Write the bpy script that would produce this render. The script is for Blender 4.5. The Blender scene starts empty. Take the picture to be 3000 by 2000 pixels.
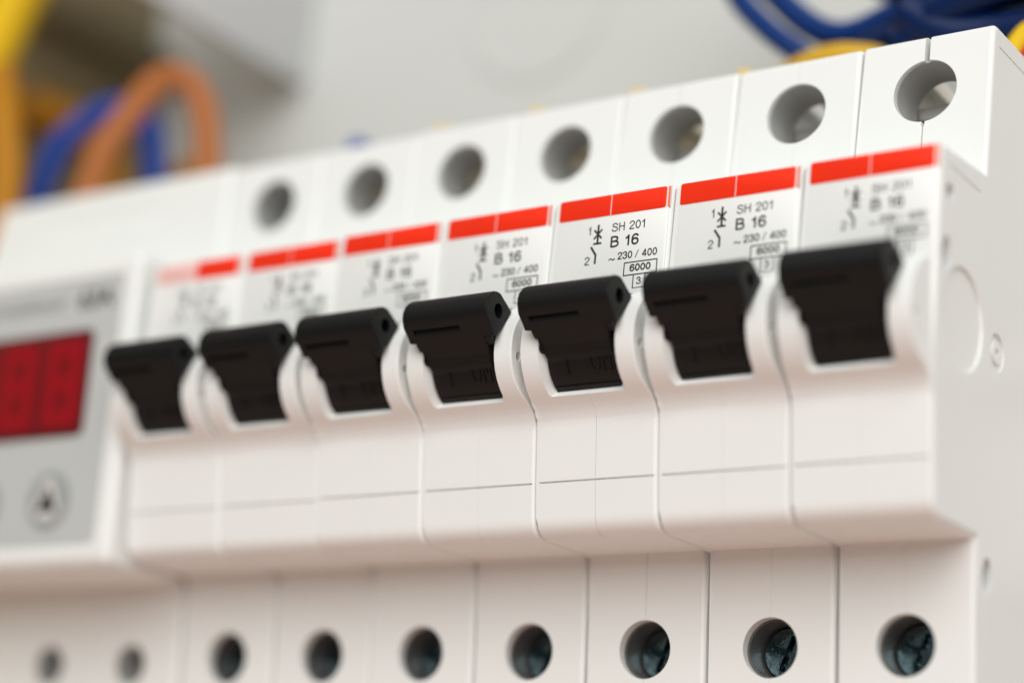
import bpy, bmesh, math, random
from mathutils import Vector, Matrix
random.seed(4)
S = 0.001                                   # the scene is laid out in millimetres
scene = bpy.context.scene
C = scene.collection

# ------------------------------------------------------------------ camera
cam_d = bpy.data.cameras.new("camera")
cam = bpy.data.objects.new("camera", cam_d)
C.objects.link(cam)
cr = Vector((0.83578588, 0.54397339, 0.07453137))
cu = Vector((0.05357579, -0.21589641, 0.97494532))
cf = Vector((-0.54643536, 0.81085245, 0.20958698))
cp = Vector((208.861, -203.719, -54.698)) * S
cam.matrix_world = Matrix(((cr.x, cu.x, -cf.x, cp.x), (cr.y, cu.y, -cf.y, cp.y), (cr.z, cu.z, -cf.z, cp.z), (0, 0, 0, 1)))
cam_d.sensor_width = 36
cam_d.lens = 71.756
cam_d.shift_x = -0.0312
cam_d.shift_y = 0.1533
cam_d.clip_start = 0.01
cam_d.clip_end = 20
cam_d.dof.use_dof = True
cam_d.dof.focus_distance = 0.2508
cam_d.dof.aperture_fstop = 5.7
cam_d.dof.aperture_blades = 0
scene.camera = cam

# ------------------------------------------------------------------ world, lamps, exposure
world = bpy.data.worlds.new("World")
scene.world = world
world.use_nodes = True
nt = world.node_tree
bg = nt.nodes["Background"]
tc = nt.nodes.new("ShaderNodeTexCoord")
sx = nt.nodes.new("ShaderNodeSeparateXYZ")
mr = nt.nodes.new("ShaderNodeMapRange")
ramp = nt.nodes.new("ShaderNodeValToRGB")
nt.links.new(tc.outputs["Generated"], sx.inputs[0])
nt.links.new(sx.outputs["Z"], mr.inputs[0])
mr.inputs[1].default_value = -1
mr.inputs[2].default_value = 1
nt.links.new(mr.outputs[0], ramp.inputs[0])
els = ramp.color_ramp.elements
for pos, colr in ((0.0, (1.14, 0.76, 0.635)), (0.20, (0.96, 0.65, 0.55)), (0.36, (0.26, 0.245, 0.23)), (0.46, (0.15, 0.148, 0.145)), (0.60, (0.20, 0.20, 0.20)), (0.75, (0.36, 0.36, 0.36)), (1.0, (0.80, 0.80, 0.80))):
    e_ = els[0] if pos == 0 else (els[len(els) - 1] if pos == 1.0 else els.new(pos))
    e_.position = pos
    e_.color = (*colr, 1)
nt.links.new(ramp.outputs[0], bg.inputs[0])
bg.inputs[1].default_value = 0.75


def area(name, loc, target, sx_, sy_, power, col):
    d = bpy.data.lights.new(name, 'AREA')
    d.shape = 'RECTANGLE'
    d.size = sx_
    d.size_y = sy_
    d.energy = power
    d.color = col
    o = bpy.data.objects.new(name, d)
    C.objects.link(o)
    o.location = loc
    o.rotation_euler = (Vector(target) - Vector(loc)).to_track_quat('-Z', 'Y').to_euler()
    return o


area("softbox_lamp", (0.54, -0.92, 0.58), (0.06, 0, 0.02), 1.3, 1.1, 18.9, (0.99, 1.0, 0.985))

scene.view_settings.view_transform = 'Standard'
scene.view_settings.look = 'None'
scene.view_settings.exposure = -0.06
scene.view_settings.gamma = 1
scene.render.engine = 'CYCLES'
scene.cycles.use_denoising = True
scene.cycles.max_bounces = 10
scene.cycles.diffuse_bounces = 6


# ------------------------------------------------------------------ materials
def mat(name, col, rough=0.45, metal=0.0, spec=0.5, bump=0.0, bscale=900, var=0.0, vscale=60, coat=0.0):
    m = bpy.data.materials.new(name)
    m.use_nodes = True
    n = m.node_tree
    b = n.nodes["Principled BSDF"]
    b.inputs["Base Color"].default_value = (*col, 1)
    b.inputs["Roughness"].default_value = rough
    b.inputs["Metallic"].default_value = metal
    b.inputs["Specular IOR Level"].default_value = spec
    b.inputs["Coat Weight"].default_value = coat
    t = n.nodes.new("ShaderNodeTexCoord")
    if bump:
        no = n.nodes.new("ShaderNodeTexNoise")
        no.inputs["Scale"].default_value = bscale
        no.inputs["Detail"].default_value = 3
        bp = n.nodes.new("ShaderNodeBump")
        bp.inputs["Strength"].default_value = bump
        bp.inputs["Distance"].default_value = 0.0002
        n.links.new(t.outputs["Object"], no.inputs["Vector"])
        n.links.new(no.outputs["Fac"], bp.inputs["Height"])
        n.links.new(bp.outputs[0], b.inputs["Normal"])
    if var:
        no = n.nodes.new("ShaderNodeTexNoise")
        no.inputs["Scale"].default_value = vscale
        no.inputs["Detail"].default_value = 4
        mx = n.nodes.new("ShaderNodeMix")
        mx.data_type = 'RGBA'
        mx.inputs[6].default_value = (*[c * (1 - var) for c in col], 1)
        mx.inputs[7].default_value = (*[min(1, c * (1 + var)) for c in col], 1)
        n.links.new(t.outputs["Object"], no.inputs["Vector"])
        n.links.new(no.outputs["Fac"], mx.inputs[0])
        n.links.new(mx.outputs[2], b.inputs["Base Color"])
    return m


M_white = mat("white_plastic", (0.80, 0.81, 0.785), 0.42, bump=0.06, bscale=2500, var=0.015, vscale=90)
M_label = mat("label_film", (0.855, 0.86, 0.83), 0.28, var=0.01)
M_black = mat("black_plastic", (0.0030, 0.0030, 0.0030), 0.52, bump=0.08, bscale=3000, spec=0.27)
M_ink = mat("black_ink", (0.012, 0.014, 0.014), 0.5)
M_red = mat("red_band_film", (0.90, 0.036, 0.011), 0.35, spec=0.15, var=0.03, vscale=120)
M_pale = mat("pale_band_film", (0.86, 0.50, 0.46), 0.35)
M_socket_shade = mat("flank_socket_shade", (0.16, 0.11, 0.11), 0.5)
M_redge = mat("red_band_edge", (0.90, 0.17, 0.10), 0.22)
M_ridge_highlight = mat("film_ridge_highlight", (0.86, 0.70, 0.66), 0.18)  # pale colour stands in for highlights on the clear film ridges
M_metal = mat("screw_steel", (0.17, 0.25, 0.27), 0.14, metal=1.0, var=0.5, vscale=900, bump=1.0, bscale=700)
M_clamp = mat("terminal_clamp_metal", (0.62, 0.60, 0.57), 0.35, metal=0.6)
M_dark = mat("terminal_shadow_fill", (0.03, 0.03, 0.028), 0.6)  # near-black fill painted in for the shade below the terminal clamp
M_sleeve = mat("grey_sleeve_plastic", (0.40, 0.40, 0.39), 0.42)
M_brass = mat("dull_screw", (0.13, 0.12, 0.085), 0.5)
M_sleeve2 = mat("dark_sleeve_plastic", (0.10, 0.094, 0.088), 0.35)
M_panel = mat("grey_face_film", (0.50, 0.515, 0.50), 0.35, var=0.02)
M_display = mat("red_display_window", (0.17, 0.005, 0.008), 0.4, spec=0.2)
M_digit = mat("red_display_digit", (0.285, 0.004, 0.009), 0.4, spec=0.2)
M_dimhole = mat("red_display_rim", (0.09, 0.006, 0.008), 0.3)
M_button = mat("grey_button_rubber", (0.33, 0.35, 0.34), 0.5)
M_arrowl = mat("button_arrow_pale", (0.62, 0.59, 0.57), 0.5)
M_greytext = mat("grey_printing", (0.10, 0.105, 0.10), 0.5)
M_wall = mat("grey_painted_steel", (0.59, 0.595, 0.57), 0.55, bump=0.08, bscale=600, var=0.02, vscale=20)
M_shade = mat("olive_shade_sheet", (0.34, 0.28, 0.16), 0.6, var=0.08, vscale=15)  # shade of the enclosure side is put into this olive brown
M_shade_bar = mat("dark_olive_shade", (0.19, 0.155, 0.085), 0.6)
M_duct = mat("grey_duct_plastic", (0.60, 0.60, 0.61), 0.5, var=0.03)
M_brown = mat("brown_cable", (0.40, 0.135, 0.038), 0.5, spec=0.2)
M_blue = mat("blue_cable", (0.008, 0.058, 0.34), 0.45, spec=0.2)
M_navy = mat("dark_blue_cable", (0.0012, 0.014, 0.075), 0.4, spec=0.22)
M_yellow = mat("yellow_cable", (0.82, 0.53, 0.012), 0.5, spec=0.25)
M_amber = mat("golden_cable", (0.62, 0.36, 0.02), 0.45, spec=0.3)
M_mblue = mat("mid_blue_cable", (0.0012, 0.030, 0.155), 0.4, spec=0.22)
M_gold = mat("ochre_cable", (0.44, 0.185, 0.004), 0.5, spec=0.25)
M_redc = mat("red_cable", (0.55, 0.03, 0.02), 0.4)


# ------------------------------------------------------------------ helpers
def tag(o, label=None, cat=None, group=None, kind=None):
    if label: o["label"] = label
    if cat: o["category"] = cat
    if group: o["group"] = group
    if kind: o["kind"] = kind
    return o


def empty(name, loc):
    o = bpy.data.objects.new(name, None)
    o.empty_display_size = 0.01
    C.objects.link(o)
    o.location = Vector(loc) * S
    return o


def sharp(me, deg=32):
    for p in me.polygons:
        p.use_smooth = True
    me.set_sharp_from_angle(angle=math.radians(deg))


def link(name, me, material, parent=None, deg=32, smooth=True):
    if smooth:
        sharp(me, deg)
    me.materials.clear()
    me.materials.append(material)
    o = bpy.data.objects.new(name, me)
    C.objects.link(o)
    if parent: o.parent = parent
    return o


def done(bm, name, k=S):
    bmesh.ops.recalc_face_normals(bm, faces=bm.faces)
    bmesh.ops.scale(bm, vec=(k, k, k), verts=bm.verts)
    me = bpy.data.meshes.new(name)
    bm.to_mesh(me)
    bm.free()
    return me


def add_prism(bm, prof, x0, x1, b0=0.0, b1=0.0, seg=3):
    """profile of (y, z) points swept along x; rims at the two ends rounded by b0, b1"""
    a = [bm.verts.new((x0, y, z)) for y, z in prof]
    b = [bm.verts.new((x1, y, z)) for y, z in prof]
    n = len(prof)
    f0 = bm.faces.new(a)
    f1 = bm.faces.new(b[::-1])
    for i in range(n):
        bm.faces.new((a[i], b[i], b[(i + 1) % n], a[(i + 1) % n]))
    e0 = list(f0.edges)
    e1 = list(f1.edges)
    if b0:
        bmesh.ops.bevel(bm, geom=e0, offset=b0, segments=seg, profile=0.5, affect='EDGES', clamp_overlap=True)
    if b1:
        bmesh.ops.bevel(bm, geom=[e for e in e1 if e.is_valid], offset=b1, segments=seg, profile=0.5, affect='EDGES', clamp_overlap=True)


def add_box(bm, x0, x1, y0, y1, z0, z1, bev=0.0, seg=2):
    r = bmesh.ops.create_cube(bm, size=1)
    vs = r["verts"]
    for v in vs:
        v.co = Vector((x0 + (v.co.x + .5) * (x1 - x0), y0 + (v.co.y + .5) * (y1 - y0), z0 + (v.co.z + .5) * (z1 - z0)))
    if bev:
        es = list({e for v in vs for e in v.link_edges})
        bmesh.ops.bevel(bm, geom=es, offset=bev, segments=seg, profile=0.5, affect='EDGES')


def add_cyl(bm, axis, c, r, a0, a1, seg=48, rz=None):
    """cylinder along axis 'x' or 'y'; c = the two other coordinates"""
    rings = []
    for a in (a0, a1):
        ring = []
        for i in range(seg):
            t = 2 * math.pi * i / seg
            u, w = c[0] + r * math.cos(t), c[1] + (rz or r) * math.sin(t)
            ring.append(bm.verts.new((a, u, w) if axis == 'x' else (u, a, w)))
        rings.append(ring)
    bm.faces.new(rings[0])
    bm.faces.new(rings[1][::-1])
    for i in range(seg):
        j = (i + 1) % seg
        bm.faces.new((rings[0][i], rings[1][i], rings[1][j], rings[0][j]))


def add_annulus(bm, axis, c, r0, r1, a0, a1, seg=48):
    L = []
    for a in (a0, a1):
        for r in (r0, r1):
            ring = []
            for i in range(seg):
                t = 2 * math.pi * i / seg
                u, w = c[0] + r * math.cos(t), c[1] + r * math.sin(t)
                ring.append(bm.verts.new((a, u, w) if axis == 'x' else (u, a, w)))
            L.append(ring)
    o = [L[0], L[1], L[3], L[2]]
    for k in range(4):
        A, B = o[k], o[(k + 1) % 4]
        for i in range(seg):
            j = (i + 1) % seg
            bm.faces.new((A[i], B[i], B[j], A[j]))


def boolean(me, ops):
    """apply (operation, bmesh) pairs to a mesh, return the new mesh"""
    o = bpy.data.objects.new("work", me)
    C.objects.link(o)
    tmp = []
    for op, bm in ops:
        c = bpy.data.objects.new("cutter", done(bm, "cutter", 1.0))
        C.objects.link(c)
        tmp.append(c)
        md = o.modifiers.new("b", 'BOOLEAN')
        md.operation = op
        md.solver = 'EXACT'
        md.use_self = op == 'UNION'
        md.object = c
    dg = bpy.context.evaluated_depsgraph_get()
    dg.update()
    out = bpy.data.meshes.new_from_object(o.evaluated_get(dg))
    for c in tmp:
        m_ = c.data
        bpy.data.objects.remove(c)
        bpy.data.meshes.remove(m_)
    bpy.data.objects.remove(o)
    bpy.data.meshes.remove(me)
    out.transform(Matrix.Scale(S, 4))
    return out


def weighted(me, deg=32, big=8e-6):
    """corner normals: big flat faces keep their own normal, small rounding faces blend by area"""
    for p in me.polygons:
        p.use_smooth = True
    cosd = math.cos(math.radians(deg))
    at = {}
    for p in me.polygons:
        for v in p.vertices:
            at.setdefault(v, []).append(p.index)
    N = [p.normal.copy() for p in me.polygons]
    A = [p.area for p in me.polygons]
    out = [None] * len(me.loops)
    for p in me.polygons:
        for li in p.loop_indices:
            if A[p.index] > big:
                out[li] = N[p.index]
                continue
            t = Vector((0, 0, 0))
            for q in at[me.loops[li].vertex_index]:
                if N[q].dot(N[p.index]) > cosd:
                    t += N[q] * A[q]
            out[li] = t.normalized() if t.length > 0 else N[p.index]
    me.normals_split_custom_set(out)
    return me


def cut(fn, *a, **k):
    bm = bmesh.new()
    fn(bm, *a, **k)
    return ('DIFFERENCE', bm)


def text_bm(bm, s, x0, x1, z0, cap, bold=0.0, conv=None):
    """adds flat lettering between x0 and x1 with its baseline at z0 and capital height cap (mm)"""
    cu_ = bpy.data.curves.new("t", 'FONT')
    cu_.body = s
    cu_.size = 1
    cu_.offset = bold
    cu_.resolution_u = 4
    cu_.fill_mode = 'FRONT' if cu_.dimensions == '2D' else 'BOTH'
    o = bpy.data.objects.new("t", cu_)
    C.objects.link(o)
    dg = bpy.context.evaluated_depsgraph_get()
    dg.update()
    me = bpy.data.meshes.new_from_object(o.evaluated_get(dg))
    bpy.data.objects.remove(o)
    bpy.data.curves.remove(cu_)
    xs = [v.co.x for v in me.vertices]
    ys = [v.co.y for v in me.vertices]
    k = (x1 - x0) / (max(xs) - min(xs))
    ky = cap / CAP
    mx = min(xs)
    t = bmesh.new()
    t.from_mesh(me)
    bpy.data.meshes.remove(me)
    vm = {}
    for v in t.verts:
        vm[v] = bm.verts.new(conv(x0 + (v.co.x - mx) * k, z0 + v.co.y * ky))
    out = []
    for f in t.faces:
        try:
            out.append(bm.faces.new([vm[v] for v in f.verts]))
        except ValueError:
            pass
    t.free()
    return out


CAP = 0.729


def stroke(bm, pts, w, y):
    """flat printed stroke with butt ends on the plane y"""
    for (xa, za), (xb, zb) in zip(pts[:-1], pts[1:]):
        d = Vector((xb - xa, zb - za))
        n = Vector((-d.y, d.x)).normalized() * (w / 2)
        vs = [bm.verts.new((xa + n.x, y, za + n.y)), bm.verts.new((xa - n.x, y, za - n.y)),
              bm.verts.new((xb - n.x, y, zb - n.y)), bm.verts.new((xb + n.x, y, zb + n.y))]
        bm.faces.new(vs)


def curve2(pts, n=6):
    return [(p.x, p.y) for p in smooth_path([(x, y, 0) for x, y in pts], n)]


def oval(cx, cy, rx, ry, n=28):
    return [(cx + rx * math.cos(2 * math.pi * i / n), cy + ry * math.sin(2 * math.pi * i / n)) for i in range(n + 1)]


GLYPH = {
    '0': (.58, lambda: [oval(.29, .5, .23, .44)]),
    '1': (.46, lambda: [[(.05, .69), (.17, .74), (.26, .84), (.31, .97)], [(.30, .99), (.30, 0)]]),
    '2': (.58, lambda: [curve2([(.06, .66), (.09, .81), (.18, .91), (.30, .94), (.43, .90), (.52, .79), (.52, .66), (.44, .52), (.30, .39), (.14, .23), (.06, .05)]), [(.02, .06), (.56, .06)]]),
    '3': (.58, lambda: [curve2([(.06, .70), (.10, .85), (.20, .93), (.31, .94), (.43, .89), (.49, .78), (.47, .65), (.38, .56), (.24, .53)]),
                        curve2([(.24, .53), (.42, .49), (.52, .38), (.53, .25), (.45, .11), (.30, .06), (.16, .09), (.07, .18), (.04, .31)])]),
    '4': (.60, lambda: [[(.41, 0), (.41, 1)], [(.40, .96), (.05, .28)], [(.01, .27), (.58, .27)]]),
    '6': (.58, lambda: [curve2([(.52, .75), (.46, .88), (.32, .94), (.19, .89), (.09, .74), (.06, .54), (.065, .34)]), oval(.30, .32, .235, .26)]),
    'B': (.70, lambda: [[(.09, 0), (.09, 1)], [(.09, .945)] + curve2([(.30, .945), (.44, .93), (.54, .84), (.55, .72), (.49, .59), (.36, .535)]) + [(.09, .535)],
                        [(.09, .53)] + curve2([(.36, .53), (.52, .49), (.61, .37), (.61, .22), (.53, .10), (.38, .055)]) + [(.09, .055)]]),
    'I': (.30, lambda: [[(.15, 0), (.15, 1)]]),
    'N': (.72, lambda: [[(.09, 0), (.09, 1)], [(.09, .97), (.61, .03)], [(.61, 0), (.61, 1)]]),
    'O': (.76, lambda: [oval(.38, .5, .31, .45)]),
    'H': (.72, lambda: [[(.09, 0), (.09, 1)], [(.61, 0), (.61, 1)], [(.09, .54), (.61, .54)]]),
    'S': (.66, lambda: [curve2([(.60, .70), (.56, .84), (.46, .92), (.32, .945), (.18, .91), (.10, .81), (.11, .68), (.21, .59), (.36, .54), (.51, .48), (.60, .38), (.60, .22),
                                (.51, .10), (.35, .055), (.18, .08), (.08, .18), (.05, .32)])]),
    '~': (.56, lambda: [curve2([(.03, .16), (.08, .30), (.17, .36), (.27, .28), (.36, .19), (.45, .22), (.52, .38)])]),
    '/': (.32, lambda: [[(.0, -.02), (.26, 1.0)]]),
    ' ': (.28, lambda: []),
}
_lift = [0]


def ribbon(bm, pts, w, conv):
    """flat printed stroke along a polyline of (x, z) in mm"""
    P = [Vector(p) for p in pts]
    closed = (P[0] - P[-1]).length < 1e-6
    n = len(P)
    L, R = [], []
    _lift[0] += 1
    d = -0.0004 * (_lift[0] % 40)
    for i in range(n):
        a = P[i - 1] if i > 0 else (P[-2] if closed else None)
        b = P[i + 1] if i < n - 1 else (P[1] if closed else None)
        t = ((P[i] - a).normalized() if a is not None else Vector((0, 0))) + ((b - P[i]).normalized() if b is not None else Vector((0, 0)))
        t.normalize()
        nn = Vector((-t.y, t.x))
        k = 1.0
        if a is not None and b is not None:
            k = 1 / max(0.5, nn.dot(Vector((-(b - P[i]).normalized().y, (b - P[i]).normalized().x))))
        for lst, sg in ((L, 1), (R, -1)):
            q = P[i] + nn * (sg * w / 2 * k)
            c = conv(q.x, q.y)
            lst.append(bm.verts.new((c[0], c[1] + d, c[2])))
    for i in range(n - 1):
        bm.faces.new((L[i], R[i], R[i + 1], L[i + 1]))


def dense(pts, step):
    out = [Vector(pts[0])]
    for a, b in zip(pts[:-1], pts[1:]):
        n = max(1, int((Vector(b) - Vector(a)).length / step))
        out += [Vector(a).lerp(Vector(b), (i + 1) / n) for i in range(n)]
    return out


def lettering(bm, s, x0, x1, z0, cap, w, conv, step=0):
    total = sum(GLYPH[c][0] for c in s) + 0.09 * (len(s) - 1) - 0.06
    k = (x1 - x0) / total
    x = 0.0
    for c in s:
        adv, fn = GLYPH[c]
        for pl in fn():
            q = [(x0 + (x + a) * k, z0 + b * cap) for a, b in pl]
            ribbon(bm, dense(q, step) if step else q, w, conv)
        x += adv + 0.09


def rrect(x0, x1, z0, z1, r, seg=6):
    out = []
    for cx, cz, a in ((x1 - r, z1 - r, 0), (x0 + r, z1 - r, 90), (x0 + r, z0 + r, 180), (x1 - r, z0 + r, 270)):
        for i in range(seg + 1):
            t = math.radians(a + 90 * i / seg)
            out.append((cx + r * math.cos(t), cz + r * math.sin(t)))
    return out


def add_plate(bm, outline, y0, y1, bev=0.0):
    """plate with an (x, z) outline from y0 (front) to y1 (back)"""
    a = [bm.verts.new((x, y0, z)) for x, z in outline]
    b = [bm.verts.new((x, y1, z)) for x, z in outline]
    f = bm.faces.new(a)
    bm.faces.new(b[::-1])
    n = len(a)
    for i in range(n):
        bm.faces.new((a[i], b[i], b[(i + 1) % n], a[(i + 1) % n]))
    if bev:
        bmesh.ops.bevel(bm, geom=list(f.edges), offset=bev, segments=2, profile=0.5, affect='EDGES')


def smooth_path(pts, n=10):
    P = [Vector(p) for p in pts]
    P = [P[0] * 2 - P[1]] + P + [P[-1] * 2 - P[-2]]
    out = []
    for i in range(1, len(P) - 2):
        a, b, c, d = P[i - 1:i + 3]
        for k in range(n):
            t = k / n
            out.append(0.5 * ((2 * b) + (c - a) * t + (2 * a - 5 * b + 4 * c - d) * t * t + (3 * b - a - 3 * c + d) * t ** 3))
    out.append(P[-2])
    return out


def cable(name, pts, r, material, label, cat="cable", group=None):
    path = smooth_path(pts)
    bm = bmesh.new()
    prev = None
    nrm = None
    seg = 20
    for i, p in enumerate(path):
        d = (path[min(i + 1, len(path) - 1)] - path[max(i - 1, 0)]).normalized()
        if nrm is None:
            nrm = d.orthogonal().normalized()
        nrm = (nrm - d * nrm.dot(d)).normalized()
        bi = d.cross(nrm)
        ring = [bm.verts.new(p + (nrm * math.cos(2 * math.pi * k / seg) + bi * math.sin(2 * math.pi * k / seg)) * r) for k in range(seg)]
        if prev:
            for k in range(seg):
                bm.faces.new((prev[k], prev[(k + 1) % seg], ring[(k + 1) % seg], ring[k]))
        else:
            bm.faces.new(ring)
        prev = ring
    bm.faces.new(prev[::-1])
    o = link(name, done(bm, name), material, deg=60)
    return tag(o, label, cat, group)


# ------------------------------------------------------------------ enclosure behind the row
bm = bmesh.new()
add_box(bm, -330, 420, 72, 75, -260, 420)
wall = link("back_panel", done(bm, "back_panel"), M_wall)
tag(wall, "pale grey enclosure back panel behind the row of breakers", "panel")
bm = bmesh.new()
add_annulus(bm, 'y', (14, 108), 13.0, 15.2, 71.6, 72.2, 64)
kn = link("knockout_ring", done(bm, "knockout_ring"), M_wall, wall)

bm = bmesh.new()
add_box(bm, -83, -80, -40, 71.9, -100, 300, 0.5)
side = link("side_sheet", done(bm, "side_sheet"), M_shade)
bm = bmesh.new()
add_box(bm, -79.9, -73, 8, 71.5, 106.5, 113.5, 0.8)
bar_ = link("shade_bar", done(bm, "shade_bar"), M_shade_bar)  # added bar, its dark colour stands in for a band of shade
tag(bar_, "added dark olive bar standing in for shade along the side panel in the upper left", "bar")
tag(side, "enclosure side behind the yellow cables, shade put into its olive brown colour", "side panel")
bm = bmesh.new()
add_box(bm, -41, -39, 4, 71.9, 101.0, 170, 0.5)
duct = link("divider_plate", done(bm, "divider_plate"), M_duct)
tag(duct, "blurred grey divider plate standing out from the back panel above the brown cable", "divider plate")

bm = bmesh.new()
prof = [(72, 2), (66, 2), (66, -2.5), (65, -2.5), (65, 3), (71, 3), (71, 28), (65, 28), (65, 33.5), (66, 33.5), (66, 29), (72, 29)]
add_prism(bm, prof, -120, 150)
rail = link("din_rail", done(bm, "din_rail"), M_clamp)
tag(rail, "metal mounting rail hidden behind the row of breakers", "rail")

# ------------------------------------------------------------------ the circuit breaker
W = 17.5
CY, CZ = 0.5, 16.0                          # toggle pivot


def arc(r, a0, a1, n, cy=CY, cz=CZ):
    return [(cy - r * math.cos(math.radians(a0 + (a1 - a0) * i / n)), cz + r * math.sin(math.radians(a0 + (a1 - a0) * i / n))) for i in range(n + 1)]


BODY = [(14.9, -27.3), (14.1, -15), (13.55, -6.5), (3.2, -6.62)]
BODY += [(2.3, -6.5), (1.55, -6.15), (0.98, -5.55), (0.72, -4.9), (0.62, -4.2)]
BODY += [(0.0, 0.6), (-0.55, 6.6), (-0.75, 7.9), (-1.0, 8.8), (-0.95, 11), (-0.75, 23), (-0.35, 35.9), (-0.15, 36.35), (0.3, 36.6)]
BODY += [(13.15, 37.7), (14.3, 56.6), (14.5, 57.15), (14.95, 57.45), (15.5, 57.55), (40, 57.6), (52, 57.6), (65, 45), (65, -14), (52, -27.3)]
CHEEK = [(1.0, 7.0), (-0.52, 7.0), (-0.80, 7.75), (-1.05, 8.3), (-1.45, 8.85), (-2.05, 9.4)] + arc(7.0, -62, 92, 26) + [(1.0, 23.0)]


def pinch(bm):
    """the terminal sections stand a little narrower than the nose"""
    for v in bm.verts:
        y, z = v.co.y, v.co.z
        if y > 11:
            if z < -6.0:
                d = 0.29 - 0.19 * min(1, (-6.0 - z) / 17)
            elif z > 37:
                d = 0.01
            else:
                continue
            if v.co.x < 1.2: v.co.x += d
            if v.co.x > W - 1.2: v.co.x -= d


def housing_mesh(slotted, g=0.014):
    bm = bmesh.new()
    mid = W / 2
    add_prism(bm, BODY, 0.13, mid - g, 0.36, 0.02)
    add_prism(bm, BODY, mid + g, W - 0.13, 0.02, 0.6)
    pinch(bm)
    me = done(bm, "housing", 1.0)
    ub = bmesh.new()
    add_prism(ub, CHEEK, 0.72, mid - 0.02, 0.5, 0.02)
    add_prism(ub, CHEEK, mid + 0.02, W - 0.72, 0.02, 0.5)
    for v in ub.verts:                       # the cheeks widen into the nose below
        k = max(0.0, min(1.0, (12.5 - v.co.z) / 4.0))
        k = k * k * (3 - 2 * k) * 0.52
        if v.co.x < 1.6: v.co.x -= k * (1.6 - v.co.x) / 0.9 if v.co.x > 0.7 else k
        if v.co.x > W - 1.6: v.co.x += k * (v.co.x - W + 1.6) / 0.9 if v.co.x < W - 0.7 else k
    ops = [('UNION', ub)]
    # opening for the lever, wider at the front
    ob = bmesh.new()
    outer = [(-4.0, 8.35)] + arc(8.6, -50, 96, 20)
    inner = [(-2.62, 10.6)] + arc(5.5, -52, 98, 20)
    rings = []
    for pr, hw in ((outer, 6.15), (inner, 4.85)):
        for s in (-1, 1):
            rings.append([ob.verts.new((mid + s * hw, y, z)) for y, z in pr])
    OL, OR, IL, IR = rings
    n = len(OL)
    for i in range(n - 1):
        ob.faces.new((OL[i], OR[i], OR[i + 1], OL[i + 1]))
        ob.faces.new((IL[i], IL[i + 1], IR[i + 1], IR[i]))
        ob.faces.new((OL[i], OL[i + 1], IL[i + 1], IL[i]))
        ob.faces.new((OR[i], IR[i], IR[i + 1], OR[i + 1]))
    ob.faces.new((OL[0], IL[0], IR[0], OR[0]))
    ob.faces.new((OL[-1], OR[-1], IR[-1], IL[-1]))
    ops.append(('DIFFERENCE', ob))
    # terminals
    ops.append(cut(add_cyl, 'y', (mid, 49.95), 4.12, 10, 20.6, 64))
    ops.append(cut(add_cyl, 'y', (mid, 49.95), 4.40, 14.65, 20.6, 64))
    ops.append(cut(add_box, 3.4, 14.1, 20.5, 33, 41.5, 55.5))
    ops.append(cut(add_box, 5.0, 12.5, 22.5, 33, 50, 60))
    ops.append(cut(add_cyl, 'y', (mid, -18.6), 3.68, 10, 15.6, 64))
    ops.append(cut(add_cyl, 'y', (mid + .05, -18.6), 3.75, 15.5, 26, 64))
    ops.append(cut(add_cyl, 'x', (-4.9, 15.0), 0.5, W - 3.3, W + 1, 24, rz=0.62))
    # lid seam across the nose
    ops.append(cut(add_box, 0.55, W - 0.55, -3, 0.42, -0.11, 0.11))
    # moulded details of the right flank
    xr = W - 0.13
    ops.append(cut(add_cyl, 'x', (2.3, 31.4), 1.1, xr - 5, xr + 1, 32))
    ops.append(cut(add_cyl, 'x', (1.9, 23.9), 1.25, xr - 5, xr + 1, 32, rz=2.2))
    ops.append(cut(add_cyl, 'x', (7.4, 17.8), 6.15, xr - 0.42, xr + 1, 72))
    ops.append(cut(add_annulus, 'x', (18.2, 16.9), 1.35, 2.35, xr - 0.4, xr + 1, 40))
    ops.append(cut(add_cyl, 'x', (18.2, 16.9), 0.5, xr - 1, xr + 1, 24))
    ops.append(cut(add_cyl, 'x', (17.0, -10.3), 1.45, xr - 5, xr + 1, 32, rz=2.2))
    ops.append(cut(add_box, xr - 0.25, xr + 1, 16, 44, 54.85, 55.1))
    ops.append(cut(add_box, xr - 0.25, xr + 1, 2.2, 11.5, 34.55, 34.8))
    if slotted:
        ops.append(cut(add_box, mid - 0.30, mid + 0.36, 10, 23, 53.3, 60))
        ops.append(cut(add_box, mid - 0.07, mid + 0.06, 10, 16, 38.6, 46.2))
        ops.append(cut(add_box, mid - 0.22, mid + 0.2, 10, 15.2, 45.2, 46.2))
    return weighted(boolean(me, ops))


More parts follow.
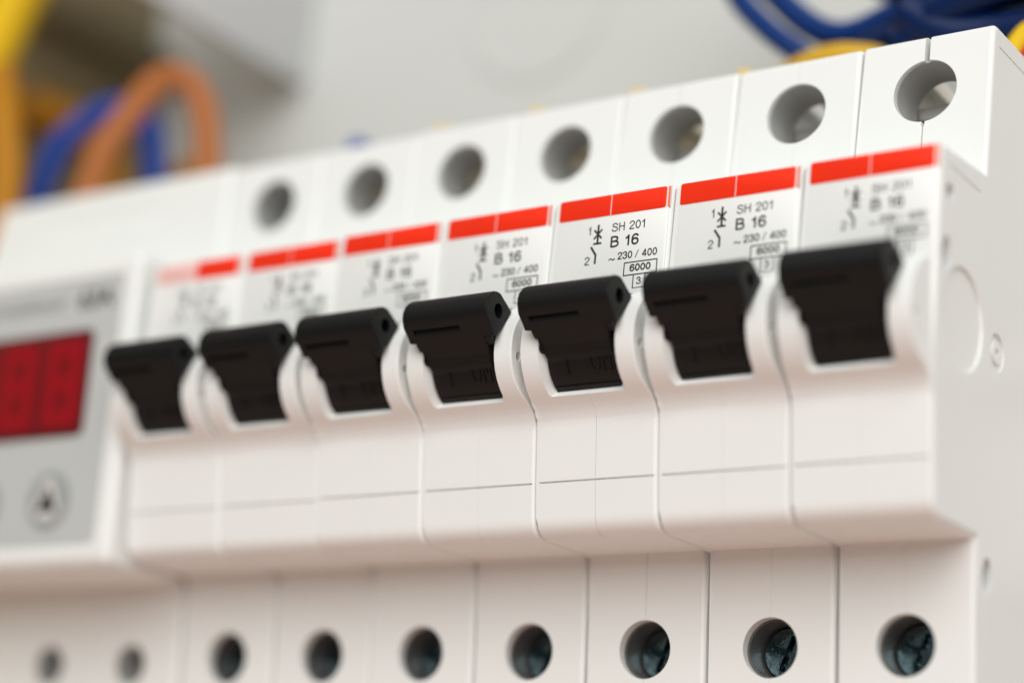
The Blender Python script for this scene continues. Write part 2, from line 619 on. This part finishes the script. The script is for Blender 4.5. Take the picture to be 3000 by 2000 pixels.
def toggle_mesh():
    mid = W / 2
    bm = bmesh.new()
    bar = [(-4.7, 21.0), (-7.35, 22.55), (-8.0, 22.62), (-8.7, 22.48), (-9.4, 22.05), (-9.95, 21.4), (-10.28, 20.6), (-10.33, 19.8), (-10.1, 19.1),
           (-9.75, 18.65), (-8.2, 17.0), (-7.4, 17.2), (-6.2, 18.7), (-5.2, 20.1)]
    add_prism(bm, bar, mid - 6.45, mid + 6.45, 0.22, 0.16, 2)
    me = done(bm, "toggle", 1.0)
    ops = []
    wb = bmesh.new()
    add_prism(wb, [(-9.0, 18.5), (-7.85, 16.75), (-7.0, 16.2), (-6.7, 20.0), (-8, 20)], mid - 5.65, mid + 5.75, 0.15, 0.15, 2)
    ops.append(('UNION', wb))
    bb = bmesh.new()
    add_prism(bb, [(-9.45, 18.4), (-8.5, 17.2), (-7.6, 16.3), (-6.6, 15.3), (-5.9, 14.2), (-3, 12), (-3, 20), (-6.3, 20.5)], mid - 5.05, mid + 5.05, 0.3, 0.3, 2)
    for v in bb.verts:                       # waist narrows towards the drum
        k = max(0.0, min(1.0, (17.0 - v.co.z) / 2.6))
        v.co.x = mid + (v.co.x - mid) * (1 - 0.075 * k)
    ops.append(('UNION', bb))
    db = bmesh.new()
    add_prism(db, arc(6.12, -66, 100, 40) + [(3.5, 20), (4, 16), (2.5, 10.5)], mid - 4.72, mid + 4.72, 0.1, 0.1, 2)
    ops.append(('UNION', db))
    rb = bmesh.new()
    add_prism(rb, arc(6.26, -61, -53, 4) + arc(5.6, -53, -61, 4), mid - 4.6, mid + 4.6)
    ops.append(('UNION', rb))
    kb = bmesh.new()
    add_cyl(kb, 'x', (-5.75, 15.4), 0.72, mid - 5.3, mid - 4.0, 24)
    ops.append(('UNION', kb))
    ops.append(cut(add_cyl, 'x', (-7.6, 20.25), 0.86, mid + 2.5, mid + 8, 32, rz=0.95))
    ops.append(cut(add_cyl, 'x', (-7.6, 20.25), 0.86, mid - 8, mid - 2.5, 32, rz=0.95))
    ops.append(cut(add_box, mid - 5.2, mid + 1.9, -12, -8.85, 17.5, 18.35))
    return weighted(boolean(me, ops), 28, 11e-6)


def marking_mesh():
    """raised 'I ON' on the lower drum of the lever"""
    def conv(r):
        def f(x, s):
            a = s / 6.12
            return (x, CY - r * math.cos(a), CZ + r * math.sin(a))
        return f
    bm = bmesh.new()
    lettering(bm, "I", 6.2, 6.9, -4.1, 2.9, 0.34, conv(6.27), 0.25)
    lettering(bm, "ON", 9.9, 12.9, -4.1, 2.9, 0.36, conv(6.27), 0.25)
    bmesh.ops.recalc_face_normals(bm, faces=bm.faces)
    bmesh.ops.solidify(bm, geom=bm.faces[:], thickness=0.3)
    return done(bm, "lever_marking")


def plane_y(z):
    """front surface of the label field at height z"""
    return -0.75 + (z - 23) * (0.40 / 12.9)


def band_mesh(xa, xb):
    bm = bmesh.new()
    add_plate(bm, rrect(xa, xb, 33.62, 36.37, 0.28), 0, 0.12, 0.03)
    for v in bm.verts:
        v.co.y += plane_y(v.co.z) - 0.16
    me = done(bm, "red_band")
    sharp(me)
    return me


def label_meshes():
    out = {}
    bm = bmesh.new()
    o = rrect(0.85, 17.0, 22.9, 36.35, 0.5)
    add_plate(bm, o, 0, 0.3, 0.05)
    for v in bm.verts:
        v.co.y += plane_y(v.co.z) - 0.10
    out["plate"] = done(bm, "label_plate")
    e = -0.115

    def P(d):
        return lambda x, z: (x, plane_y(z) - 0.10 + d, z)
    out["band"] = band_mesh(1.02, 16.55)
    bm = bmesh.new()
    add_plate(bm, rrect(16.80, 17.08, 33.60, 36.35, 0.1), 0, 0.25, 0.06)
    for v in bm.verts:
        v.co.y += plane_y(v.co.z) - 0.13
    out["edge"] = done(bm, "band_edge")
    bm = bmesh.new()
    for xa, xb in ((8.60, 8.70), (16.62, 16.74), (17.13, 17.19)):
        add_plate(bm, rrect(xa, xb, 33.58, 36.37, 0.03, 2), 0, 0.15)
    for v in bm.verts:
        v.co.y += plane_y(v.co.z) - 0.19
    out["ridge"] = done(bm, "ridge_highlight")
    # lettering
    bm = bmesh.new()
    p = P(-0.012)
    for t_, xa, xb, zb, cap, w_ in (("SH 201", 9.0, 13.8, 31.36, 1.12, .155), ("B", 8.92, 10.1, 29.31, 1.43, .25), ("16", 11.05, 12.9, 29.28, 1.43, .25),
                                    ("~", 8.9, 9.75, 27.42, 1.0, .15), ("230", 10.2, 12.22, 27.55, .95, .16), ("/", 12.72, 13.15, 27.55, .98, .11),
                                    ("400", 13.7, 15.75, 27.55, .95, .16), ("6000", 12.1, 14.98, 25.80, .88, .185), ("3", 13.2, 13.76, 24.0, .92, .15),
                                    ("1", 5.55, 5.95, 31.33, 1.12, .15), ("2", 5.36, 6.0, 27.35, 1.1, .155)):
        lettering(bm, t_, xa, xb, zb, cap, w_, p)
    out["text"] = done(bm, "rating_text")
    bm = bmesh.new()

    def st(pts, w):
        stroke(bm, pts, w, 0)
    st([(11.2, 26.98), (15.97, 26.98)], .16)
    st([(11.2, 25.32), (15.97, 25.32)], .16)
    st([(11.26, 25.32), (11.26, 26.98)], .15)
    st([(15.91, 25.32), (15.91, 26.98)], .15)
    st([(12.7, 23.55), (12.7, 25.3)], .14)
    st([(14.35, 23.55), (14.35, 25.3)], .14)
    st([(12.65, 23.58), (14.4, 23.58)], .11)
    # isolator cross with a foot
    st([(7.02, 30.02), (7.02, 32.58)], .30)
    st([(6.42, 30.08), (7.62, 30.08)], .26)
    st([(6.44, 31.92), (7.58, 30.72)], .25)
    st([(7.6, 31.92), (6.44, 30.72)], .25)
    # contact blade
    st([(6.13, 29.72), (6.88, 28.62)], .30)
    st([(6.90, 28.75), (6.90, 27.4)], .28)
    for k, v in enumerate(bm.verts):
        v.co.y = plane_y(v.co.z) - 0.112 - 0.0006 * (k // 4)
    out["symbol"] = done(bm, "switch_symbol")
    return out


def screw_mesh():
    bm = bmesh.new()
    mid = W / 2
    add_cyl(bm, 'y', (mid, -18.6), 3.1, 19.2, 25, 48)
    me = done(bm, "terminal_screw", 1.0)
    ops = []
    for a in (20, 110):
        cb = bmesh.new()
        add_box(cb, -2.3, 2.3, 18, 21.2, -0.42, 0.42)
        bmesh.ops.rotate(cb, verts=cb.verts, matrix=Matrix.Rotation(math.radians(a), 3, 'Y'))
        bmesh.ops.translate(cb, verts=cb.verts, vec=(mid, 0, -18.6))
        ops.append(('DIFFERENCE', cb))
    return weighted(boolean(me, ops))


def clamp_mesh():
    bm = bmesh.new()
    add_box(bm, 3.6, 13.9, 21.3, 31, 49.4, 51.3, 0.35)
    add_box(bm, 3.6, 4.6, 21.5, 31, 43, 50, 0.2)
    return done(bm, "terminal_clamp")


def sleeve_mesh(z, r0, r1, y0, y1):
    bm = bmesh.new()
    add_annulus(bm, 'y', (W / 2, z), r0, r1, y0, y1, 64)
    return done(bm, "terminal_sleeve")


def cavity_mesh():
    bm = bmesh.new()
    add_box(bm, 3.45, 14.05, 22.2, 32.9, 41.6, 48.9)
    return done(bm, "terminal_shade_block")


H = housing_mesh(False)
HS = housing_mesh(True)
HM = housing_mesh(False, 0.03)
TG = toggle_mesh()
MK = marking_mesh()
LB = label_meshes()
SC = screw_mesh()
CL = clamp_mesh()
CV = cavity_mesh()
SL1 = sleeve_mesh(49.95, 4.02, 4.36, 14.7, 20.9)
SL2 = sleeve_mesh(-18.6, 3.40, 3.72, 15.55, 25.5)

BREAKERS = [
    "white circuit breaker with black lever standing directly against the grey red-display relay",
    "white circuit breaker with black lever, second one from the red-display relay",
    "blurred white circuit breaker with yellow wire on top, third from the red-display relay",
    "white circuit breaker touching the left side of the sharply focused one",
    "sharply focused white circuit breaker with crisp black 6000 box and raised ON on lever",
    "white circuit breaker between the sharply focused one and the end one with slotted hole",
    "white circuit breaker at the free end of row, bare flank and slotted top hole",
]


def make_breaker():
    t = empty("circuit_breaker", (0, 0, 0))
    link("housing", H, M_white, t, smooth=False)
    lp = link("label_plate", LB["plate"], M_label, t)
    bd = link("red_band", LB["band"], M_red, lp)
    link("band_edge", LB["edge"], M_redge, lp)
    link("ridge_highlight", LB["ridge"], M_ridge_highlight, lp)
    link("rating_text", LB["text"], M_ink, lp, smooth=False)
    link("switch_symbol", LB["symbol"], M_ink, lp, smooth=False)
    tg = link("lever", TG, M_black, t, smooth=False)
    link("lever_marking", MK, M_black, tg, deg=30)
    link("terminal_screw", SC, M_metal, t, smooth=False)
    link("terminal_clamp", CL, M_clamp, t)
    link("terminal_shade_block", CV, M_dark, t)
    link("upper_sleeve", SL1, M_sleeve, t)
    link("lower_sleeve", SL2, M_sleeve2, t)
    return t


def copy_tree(o, parent=None):
    c = o.copy()
    C.objects.link(c)
    if parent:
        c.parent = parent
    for ch in list(o.children):
        copy_tree(ch, c)
    return c


proto = make_breaker()
jit = [0.0, 0.12, -0.05, 0.04, 0.0, 0.06, -0.02]
dx = [0.42, 0.30, 0.20, 0.06, 0.06, 0.0, 0.07]
dz = [-0.28, -0.18, -0.10, -0.03, 0.0, 0.0, 0.0]
tilt = [0.9, -0.6, 0.5, -0.3, 0.0, 0.6, -0.7]
for k in range(7):
    b = proto if k == 0 else copy_tree(proto)
    b.location = Vector((W * k + dx[k], 0, dz[k])) * S
    for ch in b.children:                    # small differences in lever tilt and seating
        if ch.name.startswith("lever"):
            piv = Vector((0, CY, CZ)) * S
            ch.matrix_local = Matrix.Translation(piv) @ Matrix.Rotation(math.radians(tilt[k]), 4, 'X') @ Matrix.Translation(-piv)
    b.location.y += jit[k] * S
    tag(b, BREAKERS[k], "circuit breaker", "circuit breakers in a row on the mounting rail")
    if k in (4, 6):                          # a clearer shell joint; a slotted top terminal
        for ch in b.children:
            if ch.name.startswith("housing"):
                ch.data = HS if k == 6 else HM
                ch.data.materials.clear()
                ch.data.materials.append(M_white)
    if k == 6:                               # added dark plugs stand in for shade in the flank sockets
        for (y_, z_), r_, rz_ in (((2.3, 31.4), 1.02, None), ((1.9, 23.9), 1.17, 2.1), ((17.0, -10.3), 1.38, 2.1)):
            bm = bmesh.new()
            add_cyl(bm, 'x', (y_, z_), r_, W - 4.5, W - 1.3, 32, rz=rz_)
            link("socket_shade", done(bm, "socket_shade"), M_socket_shade, b)
    for ch in b.children:                    # small differences in lever tilt and seating
        if ch.name.startswith("lever"):
            piv = Vector((0, CY, CZ)) * S
            ch.matrix_local = Matrix.Translation(piv) @ Matrix.Rotation(math.radians(tilt[k]), 4, 'X') @ Matrix.Translation(-piv)
    b.location.y += jit[k] * S
    tag(b, BREAKERS[k], "circuit breaker", "circuit breakers in a row on the mounting rail")
    if k in (4, 6):                          # a clearer shell joint; a slotted top terminal
        for ch in b.children:
            if ch.name.startswith("housing"):
                ch.data = HS if k == 6 else HM
                ch.data.materials.clear()
                ch.data.materials.append(M_white)
    if k == 6:                               # added dark plugs stand in for shade in the flank sockets
        for (y_, z_), r_, rz_ in (((2.3, 31.4), 1.02, None), ((1.9, 23.9), 1.17, 2.1), ((17.0, -10.3), 1.38, 2.1)):
            bm = bmesh.new()
            add_cyl(bm, 'x', (y_, z_), r_, W - 4.5, W - 1.3, 32, rz=rz_)
            link("socket_shade", done(bm, "socket_shade"), M_socket_shade, b)
# the band nearest the relay is pale pink on one half (done last: copies are made by now)
for lp in proto.children:
    if lp.name.startswith("label_plate"):
        for ch in lp.children:
            if ch.name.startswith("red_band"):
                ch.data = band_mesh(8.6, 16.55)
                ch.data.materials.append(M_red)
        fb = link("pale_band", band_mesh(1.02, 8.55), M_pale, lp)
        fb["label"] = "pale pink half of the red band"

# ------------------------------------------------------------------ the relay with the red display
rl = empty("voltage_relay", (-52.6, 0, 0))
OX = 52.6


def rlink(name, bm_, material, parent=None, deg=32, smooth=True):
    bmesh.ops.translate(bm_, verts=bm_.verts, vec=(OX, 0, 0))
    return link(name, done(bm_, name), material, parent or rl, deg, smooth)


DEV = [(14.6, -27.3), (13.9, -8.0), (-0.9, -8.1), (-1.7, -7.9), (-2.25, -7.3), (-2.45, -6.5), (-2.5, -4), (-2.5, 36), (-2.4, 37.4), (-2.0, 38.2), (-1.2, 38.5),
       (13.6, 38.9), (14.2, 56.5), (14.6, 57.5), (15.6, 58.0), (40, 58.0), (52, 58.0), (65, 45), (65, -14), (52, -27.3)]
bm = bmesh.new()
add_prism(bm, DEV, -52.4, -0.3, 1.6, 1.1, 4)
bmesh.ops.translate(bm, verts=bm.verts, vec=(OX, 0, 0))
ops = []
for x in (-44, -27, -9.9):
    ops.append(cut(add_cyl, 'y', (x + OX, -19.7), 3.05, 10, 24, 40))
for i in range(12):
    x = -38 + i * 2.1
    ops.append(cut(add_box, x + OX, x + 1.2 + OX, 10, 14.35, 49.9, 53.2))
ops.append(cut(add_plate, [(x + OX, z) for x, z in rrect(-49.6, -3.15, -4.9, 35.5, 1.0)], -6, -2.2))
me = weighted(boolean(done(bm, "relay_housing", 1.0), ops), 32, 60e-6)
hs = link("housing", me, M_white, rl, smooth=False)
bm = bmesh.new()
add_plate(bm, rrect(-49.5, -3.25, -4.8, 35.4, 0.9), -2.45, -2.1)
fp = rlink("face_panel", bm, M_panel)
bm = bmesh.new()
add_plate(bm, rrect(-45.6, -8.0, 11.3, 27.3, 1.1), -2.75, -2.4, 0.12)
dw = rlink("display_window", bm, M_dimhole)
for q, x in enumerate((-17.4, -26.8, -36.2)):
    bm = bmesh.new()
    add_plate(bm, rrect(x - 0.35 + 0.2, x + 8.65, 12.1, 26.5, 0.5), -2.80, -2.7)
    cell = rlink("digit_field", bm, M_display, dw)
    bm = bmesh.new()
    # figure eight of broad strokes, slightly slanted
    for (xa, xb, za, zb) in ((1.0, 7.6, 13.0, 15.0), (1.0, 7.6, 18.3, 20.3), (1.0, 7.6, 23.6, 25.6)):
        add_plate(bm, [(x + xa, za), (x + xb, za), (x + xb, zb), (x + xa, zb)], -2.84, -2.78)
    for (xa, xb, za, zb) in ((0.9, 2.9, 13.2, 19.1), (5.7, 7.7, 13.2, 19.1), (0.9, 2.9, 19.5, 25.4), (5.7, 7.7, 19.5, 25.4)):
        add_plate(bm, [(x + xa, za), (x + xb, za), (x + xb, zb), (x + xa, zb)], -2.86, -2.80)
    rlink("digit", bm, M_digit, dw)
for x in (-13.1, -27.6):
    bm = bmesh.new()
    add_cyl(bm, 'y', (x, 1.9), 4.2, -2.85, -2.3, 40)
    bt = rlink("push_button", bm, M_button)
    bm = bmesh.new()
    add_plate(bm, [(x - 2.9, -0.1), (x + 2.9, -0.1), (x + 0.5, 5.1), (x - 0.5, 5.1)], -2.92, -2.8)
    add_plate(bm, [(x - 1.6, -1.2), (x + 1.6, -1.2), (x + 1.6, -0.2), (x - 1.6, -0.2)], -2.92, -2.8)
    rlink("arrow_outline", bm, M_arrowl, bt)
    bm = bmesh.new()
    add_plate(bm, [(x - 2.0, 0.1), (x + 2.0, 0.1), (x + 0.25, 3.5), (x - 0.25, 3.5)], -2.97, -2.9)
    rlink("arrow", bm, M_ink, bt)
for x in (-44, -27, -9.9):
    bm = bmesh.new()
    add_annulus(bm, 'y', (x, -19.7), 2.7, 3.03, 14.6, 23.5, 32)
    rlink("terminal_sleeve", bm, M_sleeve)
    bm = bmesh.new()
    add_cyl(bm, 'y', (x, -19.7), 2.65, 18.5, 23.5, 32)
    rlink("terminal_screw", bm, M_brass)
flat = lambda d: (lambda x, z: (x, d, z))
bm = bmesh.new()
text_bm(bm, "V-protektor", -37.5, -14.6, 31.1, 2.3, 0.0, flat(-2.47))
rlink("name_text", bm, M_greytext, fp, smooth=False)
bm = bmesh.new()
text_bm(bm, "63A", -12.1, -4.9, 30.7, 3.0, 0.02, flat(-2.47))
rlink("rating_text", bm, M_ink, fp, smooth=False)
tag(rl, "white relay with grey face, red digit display and round arrow buttons", "relay")

# ------------------------------------------------------------------ cables
cable("blue_cable", [(-63, 30, 40), (-64.3, 31, 60), (-63.8, 32, 69), (-61.8, 33, 77), (-56.6, 36, 83.6), (-52.4, 39, 85.6), (-48.8, 42, 83), (-46.6, 42, 77), (-46, 43, 68), (-46, 46, 40)], 2.2, M_blue,
      "blue cable looping behind the brown loop above the relay")
cable("brown_cable", [(-45.8, 24, 40), (-44.8, 24, 55), (-43.6, 25, 63), (-41.6, 26, 71.5), (-39.6, 29, 79), (-39.2, 34, 86.5), (-36.9, 38, 88.0), (-33.3, 39, 83.5), (-30.9, 39, 76.5), (-29.9, 39, 68), (-29.6, 40, 40)], 2.45, M_brown,
      "brown cable bent in an arch above the relay")
cable("yellow_cable", [(-52, 18, 125), (-57, 19, 112), (-60.3, 20, 104), (-63.2, 20, 98.6), (-66, 20, 93.1), (-69, 20, 87.7), (-76, 20, 80)], 4.3, M_yellow,
      "thick bright yellow cable in the upper left corner")
cable("ochre_cable", [(-70, 21, 97), (-66.5, 21, 90), (-63, 20.5, 82), (-60.2, 20, 73), (-58.3, 20, 64), (-58, 20, 45)], 2.9, M_gold,
      "ochre cable dropping behind the relay at the far left edge", group=None)
cable("ochre_cable", [(-79, 40, 91), (-75, 43, 89.5), (-69, 46, 86), (-64, 48, 77), (-62, 50, 50)], 4.0, M_gold,
      "ochre cable curving down between the yellow and blue cables")
cable("ochre_cable", [(-58, 58, 50), (-60, 58, 68), (-58, 59, 76), (-55, 60, 81), (-52, 60, 74), (-51, 60, 50)], 3.0, M_gold,
      "ochre cable arch seen through the blue loop")
cable("blue_jumper_wire", [(8.75, 28, 46), (8.75, 30, 58), (7.5, 34, 66.2), (4, 39, 68.1), (0, 44, 68.2), (-4, 52, 62), (-4, 62, 50)], 1.8, M_blue,
      "light blue wire end peeping over the breaker nearest the relay", "wire")
for k in (1, 2, 3, 4):
    x = W * k + 8.75
    cable("yellow_jumper_wire", [(x, 27, 46), (x, 29, 58), (x + 0.5, 31, 64.0), (x - 1.5, 34, 65.2), (x - 5, 38, 65.7), (x - 8, 43, 64.6), (x - 9, 54, 58), (x - 9, 62, 50)], 1.6, M_yellow,
          ["yellow wire peeping over the second breaker from the relay", "yellow wire peeping over the third breaker from the relay",
           "yellow wire peeping over the fourth breaker from the relay", "yellow wire peeping over the sharply focused breaker"][k - 1], "wire", "yellow wires behind the breaker tops")
cable("yellow_loop_cable", [(73, 48, 55), (75, 45, 66), (79.5, 43, 69.2), (85, 42, 70.6), (90.5, 42, 70.3), (96, 43, 67.5), (101, 44, 55)], 2.2, M_amber,
      "golden cable arching under the dark blue cables at the upper right")
cable("orange_wire", [(113.6, 31, 57.2), (113.9, 27.5, 56.9), (113.9, 26, 55.8), (113.8, 25.6, 53)], 0.8, M_gold,
      "thin orange wire end inside the slotted terminal hole", "wire")
grp = "dark blue cables in the upper right corner"
nav = [
    ([(62, 45, 100), (66, 45, 92), (69.8, 45, 84.9), (73.2, 45, 80.8), (76.4, 45, 77.6), (80.4, 45.5, 74.2), (82.6, 47, 71.5), (84, 50, 66)], 1.75, "lowest dark blue cable, bending down behind the breaker with yellow cable"),
    ([(66, 50, 100), (70, 50, 91), (73.9, 50, 86.3), (77.3, 50, 82.7), (80.8, 50, 79.9), (84.5, 50, 78.4), (88, 50, 78.6), (92.5, 50, 79.9), (98.9, 50, 81.2), (106, 50, 84)], 2.1, "dark blue cable sagging in a wide bow above the golden cable"),
    ([(84, 48, 72), (90, 47, 74), (96, 46, 75), (102, 45, 76.5), (110, 44, 80)], 1.9, "dark blue cable rising to the right just over the breaker tops"),
    ([(98, 42, 71), (104, 40, 73.8), (110, 39, 75), (118, 38, 76), (126, 38, 78)], 2.6, "dark blue cable lying lowest at the far right corner"),
    ([(97, 44, 80), (103, 42, 78.5), (110, 41, 78.6), (118, 40, 80), (126, 40, 83)], 2.8, "dark blue cable above the lowest one at the far right corner"),
    ([(99, 40, 75), (105, 41, 71), (112, 42, 70.4), (120, 42, 70), (128, 42, 68)], 2.8, "dark blue cable dropping behind the end breaker's top corner"),
    ([(100, 48, 78), (108, 47, 76), (116, 46, 73.5), (124, 45, 70)], 3.2, "dark blue cable sloping down behind the others at far right"),
    ([(84, 56, 92), (90, 56, 87), (97, 55, 84), (104, 54, 83), (112, 52, 85)], 2.0, "dark blue cable along the top edge of the picture"),
]
for pts, r, lab in nav:
    cable("dark_blue_cable", pts, r, M_mblue if pts in (nav[0][0], nav[1][0]) else M_navy, lab, "cable", grp)
cable("yellow_loop_cable", [(112, 38, 50), (114.4, 38, 61), (116.2, 38, 65.2), (118.6, 38, 67.2), (122, 38, 65)], 1.8, M_yellow,
      "golden cable just visible past the end breaker's top corner")
cable("red_cable", [(115, 36, 45), (117.2, 36, 57), (118.6, 36, 62.6), (121, 36, 65)], 1.4, M_redc,
      "red cable at the right edge beside the end breaker")
